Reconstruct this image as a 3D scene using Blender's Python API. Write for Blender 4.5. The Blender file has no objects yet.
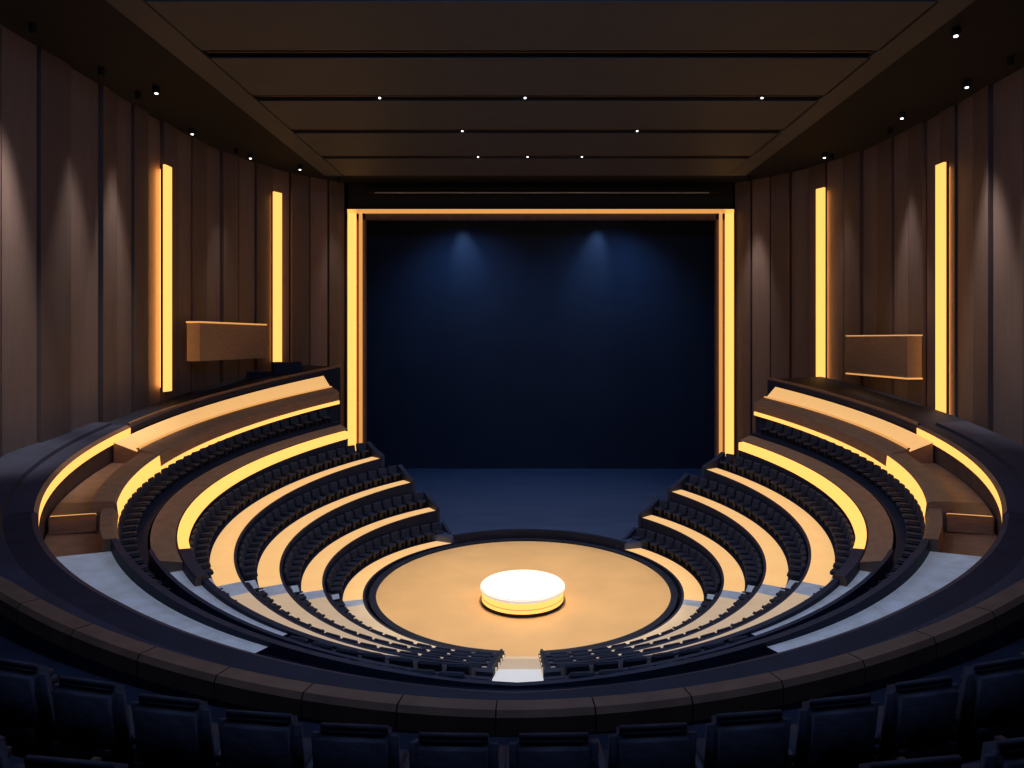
import bpy, bmesh, math
from mathutils import Vector, Matrix
D=math.degrees; R=math.radians
scene=bpy.context.scene
scene.view_settings.view_transform='Standard'
scene.view_settings.look='None'
CX,CY=-0.2,21.0      # centre of the round stage
WX=0.5               # axis of the hall walls
CAMZ=7.8

# ---------------------------------------------------------------- materials
def mat(name,col,rough=0.6,metal=0,emit=None,es=0,noise=0,scale=8,bump=0,stretch=(1,1,1),spec=0.5):
    m=bpy.data.materials.new(name); m.use_nodes=True
    nt=m.node_tree; b=nt.nodes['Principled BSDF']
    b.inputs['Base Color'].default_value=(*col,1)
    b.inputs['Roughness'].default_value=rough
    b.inputs['Metallic'].default_value=metal
    b.inputs['Specular IOR Level'].default_value=spec
    if emit:
        b.inputs['Emission Color'].default_value=(*emit,1)
        b.inputs['Emission Strength'].default_value=es
    if noise or bump:
        tc=nt.nodes.new('ShaderNodeTexCoord'); mp=nt.nodes.new('ShaderNodeMapping')
        mp.inputs['Scale'].default_value=stretch
        nz=nt.nodes.new('ShaderNodeTexNoise'); nz.inputs['Scale'].default_value=scale; nz.inputs['Detail'].default_value=5
        nt.links.new(tc.outputs['Object'],mp.inputs[0]); nt.links.new(mp.outputs[0],nz.inputs['Vector'])
        if noise:
            rp=nt.nodes.new('ShaderNodeValToRGB')
            rp.color_ramp.elements[0].position=.3; rp.color_ramp.elements[1].position=.7
            rp.color_ramp.elements[0].color=(*[c*(1-noise) for c in col],1)
            rp.color_ramp.elements[1].color=(*[min(1,c*(1+noise)) for c in col],1)
            nt.links.new(nz.outputs['Fac'],rp.inputs[0]); nt.links.new(rp.outputs[0],b.inputs['Base Color'])
        if bump:
            bp=nt.nodes.new('ShaderNodeBump'); bp.inputs['Strength'].default_value=bump; bp.inputs['Distance'].default_value=.05
            nt.links.new(nz.outputs['Fac'],bp.inputs['Height']); nt.links.new(bp.outputs[0],b.inputs['Normal'])
    return m
M=dict(
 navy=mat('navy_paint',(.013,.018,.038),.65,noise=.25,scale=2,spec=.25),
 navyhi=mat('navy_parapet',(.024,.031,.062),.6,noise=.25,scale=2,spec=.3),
 black=mat('black_matte',(.006,.007,.012),.8),
 ceilblk=mat('ceiling_black',(.004,.006,.014),.8),
 brown=mat('brown_oak',(.30,.165,.095),.5,noise=.2,scale=3,stretch=(1,1,6)),
 brownd=mat('dark_oak',(.15,.085,.055),.55,noise=.2,scale=3),
 boxwood=mat('box_oak',(.42,.27,.17),.5,noise=.12,scale=3,stretch=(1,1,6)),
 wallA=mat('wall_panel_a',(.195,.142,.128),.65,noise=.08,scale=2,stretch=(3,3,.4),bump=.06),
 wallB=mat('wall_panel_b',(.135,.098,.090),.65,noise=.08,scale=2,stretch=(3,3,.4),bump=.06),
 wallbk=mat('wall_backing',(.012,.01,.012),.8),
 ceil=mat('ceiling_panel',(.062,.068,.088),.6,noise=.08,scale=1),
 amber=mat('amber_step_baked_light',(.6,.38,.18),.5,emit=(1,.55,.19),es=.8,noise=.15,scale=1.5),  # emission bakes the warm light on the treads into the material
 cream=mat('cream_step_baked_light',(.6,.5,.36),.5,emit=(1,.66,.34),es=.38,noise=.15,scale=1.5),  # dimmer baked light for the front treads and aisle steps
 led=mat('amber_led',(.2,.1,.02),.5,emit=(1,.47,.105),es=1.6),
 halofill=mat('amber_halo_fill',(.2,.1,.02),.5,emit=(1,.42,.10),es=8),  # hidden emitter added for the glow beside the wall strips
 ledsoft=mat('amber_led_soft',(.5,.3,.1),.5,emit=(1,.45,.12),es=.75),
 grey=mat('pale_landing',(.42,.46,.54),.65,emit=(.8,.88,1),es=.11,noise=.25,scale=3,bump=.2),  # slight emission paints in the light falling on the landings
 white=mat('white_step',(.8,.78,.74),.5,emit=(1,.95,.85),es=.45),  # brightness of the lit aisle steps put in as emission
 disk=mat('stage_disk',(.90,.55,.24),.45,noise=.08,scale=.6),
 stage=mat('stage_boards',(.07,.10,.18),.5,noise=.2,scale=1.5,stretch=(.3,3,1)),
 curtain=mat('backdrop_cloth',(.015,.030,.062),.9,noise=.12,scale=.4),
 seat=mat('seat_fabric',(.017,.021,.040),.75,noise=.3,scale=10,bump=.2),
 seatd=mat('seat_shell',(.014,.016,.030),.6),
 ped=mat('pedestal_top',(.95,.93,.88),.35,emit=(1,.96,.86),es=.4),  # emission paints in part of the spotlit brightness
 lamp=mat('lamp_lens',(1,1,1),.3,emit=(.95,.97,1),es=3),
 batten=mat('batten_metal',(.55,.6,.7),.5),
)
# ---------------------------------------------------------------- helpers
def link(o): scene.collection.objects.link(o); return o
def empty(name,parent=None):
    e=bpy.data.objects.new(name,None); e.empty_display_size=.3
    if parent: e.parent=parent
    return link(e)
def mesh_obj(name,verts,faces,mats,fm=None,parent=None,smooth=False):
    me=bpy.data.meshes.new(name); me.from_pydata([tuple(v) for v in verts],[],faces)
    for k in mats: me.materials.append(M[k])
    if fm: me.polygons.foreach_set('material_index',fm)
    bm=bmesh.new(); bm.from_mesh(me); bmesh.ops.recalc_face_normals(bm,faces=bm.faces); bm.to_mesh(me); bm.free()
    if smooth: me.polygons.foreach_set('use_smooth',[True]*len(me.polygons))
    o=link(bpy.data.objects.new(name,me))
    if parent: o.parent=parent
    return o
def slope(p):
    return .41+.45*(min(abs(p),150)/140)**1.5
def zf(r,p): return .2+slope(p)*(r-5.2)
def pt(r,p,z): return (CX+r*math.sin(R(p)),CY-r*math.cos(R(p)),z)
class Build:
    """collects swept pieces into one mesh"""
    def __init__(s): s.v=[];s.f=[];s.m=[];s.mats=[]
    def mi(s,k):
        if k not in s.mats: s.mats.append(k)
        return s.mats.index(k)
    def sweep(s,prof,mats,p0,p1,rref=None,step=1.5,cap='navy',lift=None):
        """prof: closed list (r,dz); dz relative to zf(rref), or ('a',z) absolute; entry may be (r,dz,rref)"""
        n=max(1,int(math.ceil(abs(p1-p0)/step))); L=len(prof); base=len(s.v)
        for i in range(n+1):
            p=p0+(p1-p0)*i/n
            for q in prof:
                r=q[0](p) if callable(q[0]) else q[0]
                if isinstance(q[1],tuple): z=q[1][1]
                else: z=zf(q[2] if len(q)>2 else rref,p)+q[1]+(lift(abs(p)) if lift else 0)
                s.v.append(pt(r,p,z))
        for i in range(n):
            for j in range(L):
                a=base+i*L+j; b=base+i*L+(j+1)%L
                s.f.append((a,b,b+L,a+L)); s.m.append(s.mi(mats[j]))
        s.f.append(tuple(base+j for j in range(L))); s.m.append(s.mi(cap))
        s.f.append(tuple(base+n*L+j for j in range(L))); s.m.append(s.mi(cap))
    def box(s,c,dx,dy,dz,k,rot=0):
        base=len(s.v); cr,sr=math.cos(rot),math.sin(rot)
        for a in(-1,1):
            for b in(-1,1):
                for e in(-1,1):
                    x,y=a*dx/2,b*dy/2
                    s.v.append((c[0]+x*cr-y*sr,c[1]+x*sr+y*cr,c[2]+e*dz/2))
        for q in((0,1,3,2),(4,6,7,5),(0,4,5,1),(2,3,7,6),(0,2,6,4),(1,5,7,3)):
            s.f.append(tuple(base+t for t in q)); s.m.append(s.mi(k))
    def make(s,name,parent=None,smooth=False): return mesh_obj(name,s.v,s.f,s.mats,s.m,parent,smooth)
def cyl(name,c,r,z0,z1,k,parent=None,seg=96,bev=0):
    bm=bmesh.new(); bmesh.ops.create_cone(bm,cap_ends=True,segments=seg,radius1=r,radius2=r,depth=z1-z0)
    if bev: bmesh.ops.bevel(bm,geom=[e for e in bm.edges if abs(e.verts[0].co.z-e.verts[1].co.z)<1e-5],offset=bev,segments=3,affect='EDGES')
    bmesh.ops.translate(bm,verts=bm.verts,vec=(c[0],c[1],(z0+z1)/2))
    me=bpy.data.meshes.new(name); bm.to_mesh(me); bm.free(); me.materials.append(M[k])
    o=link(bpy.data.objects.new(name,me))
    if parent:o.parent=parent
    return o
def spot(name,loc,tgt,power,ang,col=(1,1,1),blend=.6,rad=.08,parent=None):
    l=bpy.data.lights.new(name,'SPOT'); l.energy=power; l.spot_size=R(ang); l.spot_blend=blend; l.color=col; l.shadow_soft_size=rad
    o=link(bpy.data.objects.new(name,l)); o.location=loc
    o.rotation_euler=(Vector(tgt)-Vector(loc)).to_track_quat('-Z','Y').to_euler()
    if parent:o.parent=parent
    return o

# ---------------------------------------------------------------- room shell
b=Build(); b.box((0,18,-.4),42,48,.3,'navy'); b.make('floor')
TOP=15.63
tab=[(90,14.1),(100,14.35),(109,14.85),(121,15.75),(132,16.35),(143,16.6)]
def wallpts():
    P=[]
    y=-5.
    while y<20.9: P.append((-14.1,y-21)); y+=1.295
    p=90
    while p<=143.01:
        for (a,ra),(c,rc) in zip(tab,tab[1:]):
            if a<=p<=c: r=ra+(rc-ra)*(p-a)/(c-a); break
        P.append((-r*math.sin(R(p)),-r*math.cos(R(p)))); p+=53/15
    return P
WP=wallpts()
for side,nm in((1,'wall_left'),(-1,'wall_right')):
    b=Build()
    for i in range(len(WP)-1):
        a=Vector(WP[i]); c=Vector(WP[i+1]); d=(c-a).normalized(); n=Vector((-d.y,d.x))  # outward
        if n.dot(a)<0:n=-n
        off=[0,.05,.0,.11][i%4]
        g=.045
        A=a+d*g+n*off; C=c-d*g+n*off; A2=a+d*g+n*.3; C2=c-d*g+n*.3
        base=len(b.v)
        for z in(-.25,TOP+.3):
            for q in(A,C,C2,A2): b.v.append((WX+side*q.x,CY+q.y,z))
        k='wallA' if i%2 else 'wallB'
        for q in((0,1,5,4),(1,2,6,5),(2,3,7,6),(3,0,4,7),(0,1,2,3),(4,5,6,7)):
            b.f.append(tuple(base+t for t in q)); b.m.append(b.mi(k))
        A=a-d*.1+n*.2;C=c+d*.1+n*.2;A2=A+n*.2;C2=C+n*.2;base=len(b.v)
        for z in(-.25,TOP+.3):
            for q in(A,C,C2,A2): b.v.append((WX+side*q.x,CY+q.y,z))
        for q in((0,1,5,4),(1,2,6,5),(2,3,7,6),(3,0,4,7),(0,1,2,3),(4,5,6,7)):
            b.f.append(tuple(base+t for t in q)); b.m.append(b.mi('wallbk'))
    b.make(nm)
b=Build(); b.box((.5,-5.2,7.7),30,.3,16.2,'wallB'); b.make('wall_rear')
b=Build()
b.box((.55,34.35,15.4),20.6,.4,1.7,'black'); b.box((-10.3,34.35,8),1.8,.4,16.4,'black'); b.box((11.4,34.35,8),1.8,.4,16.4,'black')
b.make('wall_proscenium')
b=Build(); b.box((.5,18,TOP+.45),36,47,.3,'ceilblk'); b.make('ceiling')
b=Build(); b.box((-11.5,36.6,8),.3,4.2,16.5,'black'); b.box((12.6,36.6,8),.3,4.2,16.5,'black'); b.box((.5,39.2,8),25,.3,16.5,'black'); b.make('wall_stage_house')
v=[];f=[];n=120
for i in range(n+1):
    x=-11.2+23.6*i/n; y=38.5+.015*math.sin(i*.55)
    v+= [(x,y,.3),(x,y,15.9)]
for i in range(n): f.append((2*i,2*i+2,2*i+3,2*i+1))
mesh_obj('stage_backdrop',v,f,['curtain'],smooth=True)

# ---------------------------------------------------------------- ceiling slab with slots
sl=empty('suspended_ceiling')
b=Build(); zc=CAMZ+7.4
X0,X1=-9.25,9.6
gaps=[8.2,11,14.2,17.1,20.2,23.4,26.7]
b.box(((X0+X1)/2,5.2,zc+.15),X1-X0,4,.3,'ceil')
ys=[7.0]+gaps+[29.7]
g=.24
for i in range(len(ys)-1):
    y0=ys[i]+(g if i else 0); y1=ys[i+1]-(g if i<len(ys)-2 else 0)
    b.box(((X0+X1)/2+.1,(y0+y1)/2,zc+.15),X1-X0-1.5,y1-y0,.3,'ceil')
b.box((X0+.4,18.2,zc+.15),.8,23,.3,'ceil'); b.box((X1-.3,18.2,zc+.15),.8,23,.3,'ceil')
b.make('panels',sl)
b=Build(); b.box(((X0+X1)/2,18,zc+.55),X1-X0-.4,23,.06,'black'); b.make('recess_backing',sl)
b=Build()
for y in gaps: b.box(((X0+X1)/2+.1,y,zc+.08),X1-X0-1.6,.05,.05,'brownd')
b.make('lighting_bars',sl)

# ---------------------------------------------------------------- proscenium frame
pf=empty('proscenium_frame')
b=Build(); YF=34.0
xl,xr,zt=-9.42,10.52,CAMZ+6.75
b.box((xl+.95/2,YF+.1,zt/2),.95,.3,zt,'brown'); b.box((xr-.95/2,YF+.1,zt/2),.95,.3,zt,'brown')
b.box(((xl+xr)/2,YF+.1,zt-.28),xr-xl,.3,.56,'brownd')
b.make('frame',pf)
b=Build()
b.box((xl+.28,YF-.1,zt/2),.42,.12,zt-.1,'led'); b.box((xr-.28,YF-.1,zt/2),.42,.12,zt-.1,'led')
b.box(((xl+xr)/2,YF-.1,zt-.14),xr-xl-.1,.12,.2,'ledsoft')
b.make('led_outer',pf)
b=Build()
b.box((xl+.72,YF-.08,zt/2),.16,.1,zt-.5,'ledsoft'); b.box((xr-.72,YF-.08,zt/2),.16,.1,zt-.5,'ledsoft')
b.make('led_inner',pf)
b=Build(); b.box((.6,33.6,CAMZ+7.5),17,.08,.05,'batten'); b.box((.6,33.75,CAMZ+7.65),18,.25,.25,'black')
b.make('header_batten',pf)

# ---------------------------------------------------------------- stage
st=empty('round_stage')
cyl('disk',(CX,CY),4.6,-.26,0.0,'disk',st,128)
b=Build(); b.sweep([(4.58,('a',-.25)),(4.58,('a',.06)),(4.78,('a',.06)),(4.78,('a',-.25))],['navy']*4,5.5,354.5,step=2); b.make('rim',st)
pd=empty('round_pedestal')
pc=(-.22,19.75)
cyl('base',pc,1.23,0,.09,'navy',pd); cyl('led_band',pc,1.22,.09,.38,'led',pd); cyl('top',pc,1.26,.38,.50,'ped',pd,bev=.03)
cyl('seam',pc,1.228,.2,.212,'brown',pd)
# main stage floor, concave front edge around the round stage
arc=[(CX-4.95*math.sin(R(p)),CY-4.95*math.cos(R(p))) for p in range(146,230,2)]
poly=arc+[(8.0,25.6),(14,26.2),(14,39),(-13,39),(-13,28.2),(-8.2,27.4)]
n=len(poly); v=[(x,y,.3) for x,y in poly]+[(x,y,-.25) for x,y in poly]
f=[tuple(range(n)),tuple(range(2*n-1,n-1,-1))]+[(i,(i+1)%n,(i+1)%n+n,i+n) for i in range(n)]
mesh_obj('main_stage_floor',v,f,['stage'])
b=Build(); b.sweep([(4.9,('a',-.2)),(4.9,('a',.34)),(5.08,('a',.34)),(5.08,('a',-.2))],['navy']*4,-147,-228,step=2); b.make('lip',st)

# ---------------------------------------------------------------- seating bowl
bowl=empty('seating_bowl')
W=1.15
r0s=[4.9,6.05,7.2,8.35]
def pend(r,s): return 147-(max(0,r-5.3)/4.2)**1.4*17-(12 if s>0 else 0)
pa=lambda r: 72-5.5*(r-5.2)
pmin=lambda r: D(math.asin(.43/r))
B=('a',-.25)
b=Build()
for s in(-1,1):
    for r0 in r0s:
        rr=r0+.15
        a0,a1=pa(r0+.5)-2.4,pa(r0+.5)+2.4
        prof=[(r0,B),(r0,0),(r0+.07,0),(r0+.64,0),(r0+W,0),(r0+W,B)]
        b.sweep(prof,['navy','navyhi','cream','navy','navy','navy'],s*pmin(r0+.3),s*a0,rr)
        b.sweep(prof,['navy','navyhi','grey','grey','navy','navy'],s*a0,s*a1,rr)
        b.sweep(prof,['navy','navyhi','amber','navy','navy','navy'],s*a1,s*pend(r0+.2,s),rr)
        b.sweep([(r0+.75,B),(r0+.75,.25),(r0+W,.25),(r0+W,B)],['navy','grey','navy','navy'],s*(a0+.4),s*(a1-.4),rr)
        # low modesty wall behind the front rows
        b.sweep([(r0+W-.06,0),(r0+W-.06,.5),(r0+W+.02,.5),(r0+W+.02,0)],['navy','navyhi','navy','navy'],s*pmin(r0+.3),s*(a0-.5),rr)
        e=pend(r0+.2,s)
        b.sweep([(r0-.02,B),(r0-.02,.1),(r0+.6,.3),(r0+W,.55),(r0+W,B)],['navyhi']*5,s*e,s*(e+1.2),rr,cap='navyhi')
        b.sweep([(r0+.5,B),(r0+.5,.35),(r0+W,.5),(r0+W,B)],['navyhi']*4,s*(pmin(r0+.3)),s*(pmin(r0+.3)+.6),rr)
b.make('seating_tiers',bowl)
b=Build()
r=4.95
while r<11:
    z=zf(r,0)
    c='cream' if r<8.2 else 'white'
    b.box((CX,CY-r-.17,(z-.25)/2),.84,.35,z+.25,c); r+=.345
b.box((CX,CY-4.75,-.1),.84,.5,.22,'disk')
b.make('centre_aisle_steps',bowl)
# upper ring
b=Build()
for s in(-1,1):
    e9=130 if s<0 else 119
    pr=[(9.5,B),(9.5,.0),(9.48,.06),(9.48,.34),(9.72,.36),(9.76,.3),(9.76,B)]
    b.sweep(pr,['navy','navy','led','led','brown','brown','navy'],s*57,s*e9,9.5,cap='brownd')
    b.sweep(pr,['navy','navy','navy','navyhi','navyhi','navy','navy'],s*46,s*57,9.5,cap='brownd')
    b.sweep([(9.5,B),(9.5,.08),(9.62,.08),(9.62,B)],['navy','navyhi','navy','navy'],s*pmin(9.5),s*46,9.5,lift=lambda p:.2*min(1,p/46))
    b.sweep([(9.76,B),(9.76,.3),(10.3,.45),(10.36,B)],['brownd','brown','brownd','brownd'],s*52,s*(e9+1),9.6,cap='brownd')
    b.sweep([(9.62,B),(9.62,.05),(10.36,.1),(10.36,B)],['grey']*4,s*27,s*52,9.7)
    b.sweep([(9.62,B),(9.62,-.0),(10.36,.0),(10.36,B)],['navy']*4,s*pmin(9.5),s*27,9.6)
    b.sweep([(10.36,B),(10.36,0),(11.05,0),(11.05,B)],['navy']*4,s*pmin(10.4),s*(e9+1),10.3)
    b.sweep([(10.36,B),(10.36,.05),(10.44,.05),(10.44,B)],['navyhi']*4,s*pmin(10.4),s*52,10.3,lift=lambda p:.3*min(1,p/46))
b.make('upper_ring_parapet',bowl)
# balcony
for s in(-1,1):
    e=empty('side_balcony',bowl); e11=133 if s<0 else 122
    b=Build()
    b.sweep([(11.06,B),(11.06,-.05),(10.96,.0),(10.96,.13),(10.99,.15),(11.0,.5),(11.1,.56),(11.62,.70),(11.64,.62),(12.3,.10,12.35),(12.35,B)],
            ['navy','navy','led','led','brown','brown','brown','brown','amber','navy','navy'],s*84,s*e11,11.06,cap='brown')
    b.sweep([(11.06,B),(11.06,-.3),(10.96,-.1),(10.96,.13),(11.0,.5),(11.1,.56),(11.5,.60),(11.52,.25),(12.35,.3),(12.35,B)],
            ['navy','navy','led','led','brown','brown','brown','brown','navy','navy'],s*62,s*84,11.06,cap='brown')
    b.sweep([(11.06,B),(11.06,-.35),(10.96,-.25),(10.96,.2),(11.06,.4),(11.3,.42),(11.32,-.1),(12.35,.0),(12.35,B)],
            ['navy','led','led','brown','brown','brown','brown','navy','navy'],s*51,s*62,11.06,cap='brownd')
    b.sweep([(11.4,-.05),(11.4,.34),(12.3,.38),(12.3,0)],['brown','brownd','brown','brown'],s*61,s*66,11.06,cap='brown')
    b.make('body',e)
    b=Build()
    b.sweep([(11.58,.69),(11.58,.73),(11.66,.74),(11.66,.69)],['ledsoft']*4,s*84,s*e11,11.06)
    b.sweep([(11.4,.33),(11.4,.37),(11.44,.38),(12.28,.42),(12.3,.34)],['ledsoft']*5,s*60.8,s*61.1,11.06,cap='brown'); b.make('led_top_edge',e)
b=Build()
for s in(-1,1):
    b.sweep([(11.02,B),(11.02,.02),(11.16,.04),(11.16,B)],['navy','navyhi','navy','navy'],s*0,s*51,11.06,lift=lambda p:.36*min(1,p/45))
    b.sweep([(11.16,B),(11.16,.02),(12.4,.12),(12.4,B)],['grey']*4,s*21,s*51,11.3)
    b.sweep([(11.16,B),(11.16,-.1),(12.4,-.1),(12.4,B)],['navy']*4,s*0,s*21,11.3)
b.make('cross_aisle_landing',bowl)
# outer parapet
b=Build()
lf=lambda p:-.2*max(0,1-p/30)
for s in(-1,1):
    b.sweep([(12.4,B),(12.4,.0),(12.4,.22),(12.5,.26),(12.95,.26),(13.0,.34),(13.95,.38),(13.95,B)],['navy','navy','navyhi','navy','navy','navyhi','navy','navy'],s*0,s*54,12.5,lift=lf)
    b.sweep([(12.4,B),(12.38,-.08),(12.38,.18),(12.46,.27),(12.95,.26),(13.0,.34),(13.95,.38),(13.95,B)],['brownd','led','brown','navyhi','navy','navyhi','navy','navy'],s*54,s*89,12.5,cap='navyhi')
    def rw(p,s=s):
        a=abs(p)
        for (q,ra),(c,rc) in zip(tab,tab[1:]):
            if q<=a<=c:
                ra=ra+(rc-ra)*(a-q)/(c-q); return ra-(.72 if s<0 else -.3)
        return 13.4
    e12=137 if s<0 else 124
    b.sweep([(12.35,B),(12.35,.3),(12.6,.32),(rw,.32),(rw,B)],['navy','navyhi','navy','navy','navy'],s*89,s*e12,12.35,cap='navy')
    b.sweep([(12.42,.3),(12.42,.42),(12.5,.42),(12.5,.3)],['brown']*4,s*89,s*e12,12.35)
b.make('outer_parapet',bowl)
b=Build()
p=-58.
while p<58:
    b.sweep([(13.98,B),(13.98,.02),(14.02,.10),(14.24,.12),(14.28,.06),(14.28,-.12),(14.28,B)],['navy','brownd','brownd','brownd','brownd','navy','navy'],p+.03,p+4.07,14.2,cap='black',lift=lambda q:.3*min(1,(q/28)**2)); p+=4.1
b.make('front_rail',bowl)
b=Build()
b.sweep([(14.28,B),(14.28,-.3),(16.25,-.3),(16.25,B)],['navy']*4,-55,55,14.6,step=3)
b.sweep([(16.25,B),(16.25,-.1),(18.0,-.1),(18.0,B)],['navy']*4,-46,46,15.6,step=3)
b.sweep([(18.0,B),(18.0,.4),(25.5,.4),(25.5,B)],['navy']*4,-31,31,16.2,step=3)
b.make('rear_seating_tiers',bowl)

# ---------------------------------------------------------------- seats
def seat_mesh(w,hi=False,hs=1.0):
    bm=bmesh.new()
    def rbox(cx,cy,cz,dx,dy,dz,mi,bv,seg,rot=0):
        r=bmesh.ops.create_cube(bm,size=1); vs=r['verts']
        bmesh.ops.scale(bm,vec=(dx,dy,dz),verts=vs)
        es=list({e for v in vs for e in v.link_edges})
        if bv:
            q=bmesh.ops.bevel(bm,geom=es,offset=bv,segments=seg,affect='EDGES')
            vs=list({v for fc in q['faces'] for v in fc.verts}|{v for v in vs if v.is_valid})
        bmesh.ops.rotate(bm,verts=vs,cent=(0,0,0),matrix=Matrix.Rotation(rot,3,'X'))
        bmesh.ops.translate(bm,verts=vs,vec=(cx,cy,cz))
        for v in vs:
            for fc in v.link_faces: fc.material_index=mi
    sg=5 if hi else 1
    k=w/.5
    rbox(0,-.2*k,.54*k,w*.97,.13*k,.66*k,0,.055*k if hi else .035,sg,R(9))
    rbox(0,-.266*k,.36*k,w*.80,.03*k,.30*k,1,.012*k,1,R(9))
    rbox(0,.03*k,.40*k,w*.82,.42*k,.12*k,0,.04*k if hi else .03,sg)
    rbox(0,-.02*k,.17*k,w*.4,.25*k,.34*k,1,.01,1)
    for s in(-1,1): rbox(s*w*.485,.02*k,.5*k,.05*k,.4*k,.05*k,1,.012,1); rbox(s*w*.485,-.02*k,.25*k,.04*k,.2*k,.5*k,1,0,1)
    for v in bm.verts: v.co.z*=hs
    me=bpy.data.meshes.new('seat_mesh'); bm.to_mesh(me); bm.free()
    me.materials.append(M['seat']); me.materials.append(M['seatd'])
    return me
def place(r,p,z):
    m=Matrix.Identity(4); q=R(p)
    m[0][0],m[1][0]=math.cos(q),math.sin(q)
    m[0][1],m[1][1]=-math.sin(q),math.cos(q)
    m[0][3],m[1][3],m[2][3]=CX+r*math.sin(q),CY-r*math.cos(q),z
    return m
sm=seat_mesh(.42,False,.8)
sv=[v.co.copy() for v in sm.vertices]; sf=[tuple(q.vertices) for q in sm.polygons]; smi=[q.material_index for q in sm.polygons]
V=[];F=[];MI=[]
def addrow(r,rref,dz,p0,p1,sp=.45):
    n=int(R(abs(p1-p0))*r/sp)
    if n<1:return
    st_=(p1-p0)/n
    for i in range(n):
        p=p0+st_*(i+.5); m=place(r,p,zf(rref,p)+dz); base=len(V)
        V.extend([m@v for v in sv]); F.extend([tuple(base+t for t in q) for q in sf]); MI.extend(smi)
for s in(-1,1):
    for r0 in r0s:
        a0,a1=pa(r0+.5)-2.8,pa(r0+.5)+2.8; rs=r0+.86; rr=r0+.15
        addrow(rs,rr,-.06,s*(pmin(r0)+.8),s*a0); addrow(rs,rr,0,s*a1,s*(pend(r0+.2,s)-.5))
    addrow(10.02,9.6,-.1,s*4,s*23.5)
    addrow(10.78,10.3,-.15,s*4,s*40); addrow(10.78,10.3,-.05,s*40,s*(130 if s<0 else 119))
mesh_obj('theatre_seating_rows',V,F,['seat','seatd'],MI,bowl)
big=seat_mesh(.7,True)
for q in big.polygons:q.use_smooth=True
def bigrow(r,zr,dz,sp,pm,off):
    st_=D(sp/r); n=int(pm/st_)
    for i in range(-n,n+1):
        p=(i+off)*st_
        o=link(bpy.data.objects.new('theatre_seat',big)); o.matrix_world=place(r,p,zf(zr,p)+dz-.17*max(0,1-abs(p)/16))
bigrow(15.65,14.6,-.3,.745,46,.5)
bigrow(17.25,15.6,-.1,.745,36,.0)

# ---------------------------------------------------------------- wall fixtures
def wallpos(px_slope,side):
    """a point on the wall line along x = slope*y, with its tangent and inward normal"""
    pts=[(WX+side*-x if side>0 else WX+x, CY+y) for x,y in WP]
    for (x0,y0),(x1,y1) in zip(pts,pts[1:]):
        g0=x0-px_slope*y0; g1=x1-px_slope*y1
        if g0*g1<=0:
            t=g0/(g0-g1); d=Vector((x1-x0,y1-y0)).normalized(); n=Vector((-d.y,d.x))
            if n.dot(Vector((x0-WX,y0-CY)))>0:n=-n
            return Vector((x0+(x1-x0)*t,y0+(y1-y0)*t)),d,n
for slp,side,z0,z1 in((-.5575,-1,5.9,CAMZ+6.45),(-.387,-1,6.65,CAMZ+6.95),(.445,1,4.9,CAMZ+6.95),(.631,1,4.9,CAMZ+6.2)):
    P,d,n=wallpos(slp,side); ang=math.atan2(d.y,d.x)
    e=empty('wall_led_strip')
    c=P+n*.04
    b=Build(); b.box((c.x,c.y,(z0+z1)/2),.3,.06,z1-z0-.3,'halofill',ang); b.make('added_halo',e)  # added emitter behind the channel, throws orange glow onto the wall
    c=P+n*.12
    b=Build(); b.box((c.x,c.y,(z0+z1)/2),.52,.08,z1-z0+.06,'brownd',ang); b.make('channel',e)
    c=P+n*.2
    b=Build(); b.box((c.x,c.y,(z0+z1)/2),.44,.1,z1-z0,'led',ang); b.make('tube',e)
def wbox(A,Cc,z0,z1,lit):
    e=empty('wall_box_panel'); A=Vector(A);Cc=Vector(Cc); c=(A+Cc)/2; d=Cc-A; ang=math.atan2(d.y,d.x)
    b=Build(); b.box((c.x,c.y,(z0+z1)/2),d.length,.55,z1-z0,'boxwood',ang); b.make('box',e)
    b=Build(); b.box((c.x,c.y,(z1+.03) if lit=='top' else z0-.03),d.length+.04,.6,.06,'ledsoft',ang)
    if lit!='top': b.box((c.x,c.y,z1+.02),d.length+.04,.6,.04,'ledsoft',ang)
    b.make('led_edge',e)
wbox((-12.75,25.0),(-12.0,29.4),7.0,8.45,'top')
wbox((13.35,27.3),(13.75,23.6),6.45,7.95,'both')
ca=empty('equipment_cabinet',bowl)
b=Build(); b.box((-11.1,30.1,6.15),1.2,.8,1.3,'navyhi',.5); b.box((-12.05,29.4,5.95),1.0,.8,.9,'navy',.5); b.make('cases',ca)

for x,y in [(-12,21.2),(-13,25.4),(-12.2,28.8),(-10.7,30.7),(11.1,17.2),(13.3,23.6),(13.7,20.7),(12.8,28.7)]:
    e=empty('ceiling_downlight'); cyl('can',(x,y),.11,TOP+.1,TOP+.32,'black',e,16); cyl('lens',(x,y),.05,TOP+.07,TOP+.11,'lamp',e,16)
for y,xs in((20.2,(-4.6,-.15,7.1)),(23.4,(-2.4,3.8)),(26.7,(-2.1,-.1,2.1))):
    for x in xs:
        e=empty('slot_spotlight'); cyl('can',(x,y),.08,zc+.02,zc+.3,'black',e,16); cyl('lens',(x,y),.035,zc-.01,zc+.02,'lamp',e,16)
        spot('beam',(x,y,zc-.05),(x*.9,y-2,0),460,110,(.60,.72,1),.8,.05,e)
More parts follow.
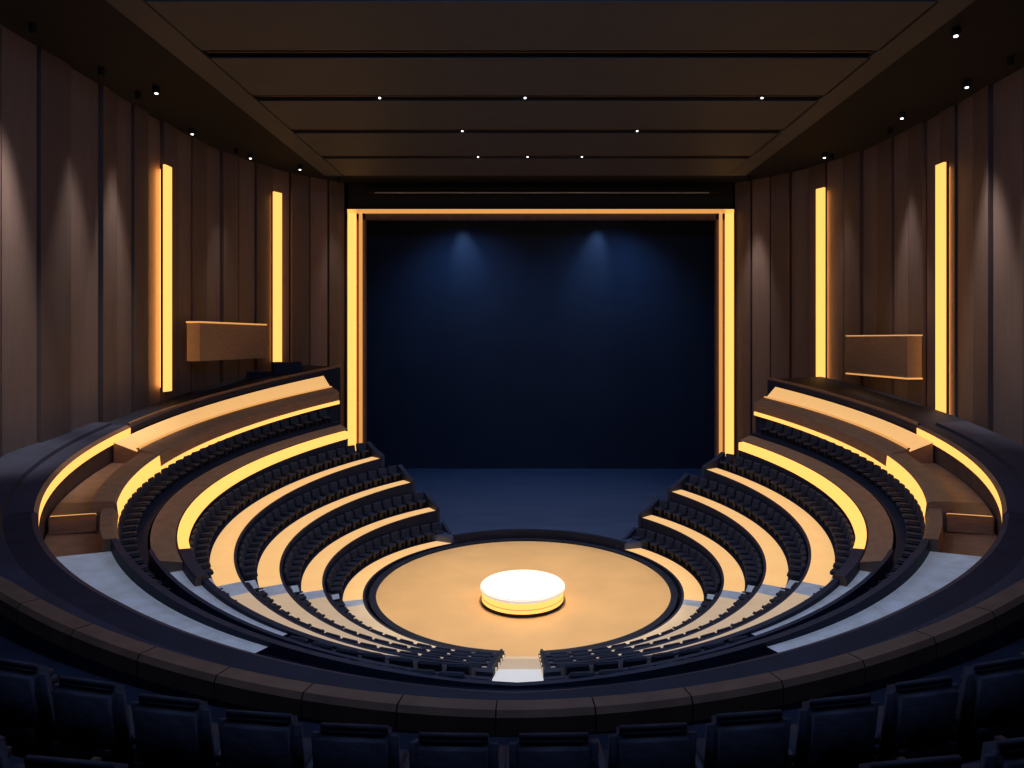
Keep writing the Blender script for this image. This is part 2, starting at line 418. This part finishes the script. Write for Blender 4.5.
# wall washers
for slp,side,pw in((-.80,-1,4600),(-.69,-1,1900),(-.632,-1,2500),(-.30,-1,600),(.344,1,2000),(.576,1,1900),(.697,1,3600),(.77,1,1800),(.48,1,600),(-.47,-1,600)):
    q=wallpos(slp,side)
    if not q: continue
    P,d,n=q; L=P+n*.8
    e=empty('wall_washer_spotlight'); cyl('can',(L.x,L.y),.09,TOP+.05,TOP+.32,'black',e,16)
    T=P+n*.1
    spot('beam',(L.x,L.y,TOP+.03),(T.x,T.y,7.5),pw,27,(1,.84,.74),1,.16,e)
# stage spot
e=empty('stage_spotlight'); cyl('can',(-.2,19.2),.16,zc+.02,zc+.3,'black',e,24)
spot('beam',(-.2,19.2,zc-.04),(-.2,20.6,0),6200,42,(1,.82,.56),.5,.15,e)
for x in(-4.2,4.2):
    e=empty('curtain_spotlight'); cyl('can',(x,37.5),.12,15.3,15.8,'black',e,24)
    spot('beam',(x,37.5,15.25),(x+(.5 if x<0 else -.5),38.5,12.6),380,46,(.45,.66,1),1,.15,e)
for x in(-4.5,5.5):
    spot('curtain_wash_light',(x,34.9,15.2),(x*.7,38.4,4),850,120,(.20,.46,1),1,.3)
def area(name,loc,tgt,sx,sy,pw,col):
    l=bpy.data.lights.new(name,'AREA'); l.shape='RECTANGLE'; l.size=sx;l.size_y=sy;l.energy=pw;l.color=col
    o=link(bpy.data.objects.new(name,l)); o.location=loc; o.rotation_euler=(Vector(tgt)-Vector(loc)).to_track_quat('-Z','Y').to_euler()
area('unseen_ambient_fill',(0,6.5,15.1),(0,16,4),15,2.5,1000,(.40,.55,1))  # added blue fill out of frame, lifts the ambient level
w=bpy.data.worlds.new('w'); scene.world=w; w.use_nodes=True
w.node_tree.nodes['Background'].inputs[0].default_value=(.01,.013,.03,1)

# ---------------------------------------------------------------- camera
cam=bpy.data.cameras.new('camera'); co=link(bpy.data.objects.new('camera',cam))
co.location=(0,0,CAMZ); co.rotation_euler=(R(90),0,0)
cam.sensor_width=36; cam.lens=660/1024*36; cam.shift_x=-18/1024; cam.shift_y=-44/1024; cam.clip_end=200
scene.camera=co
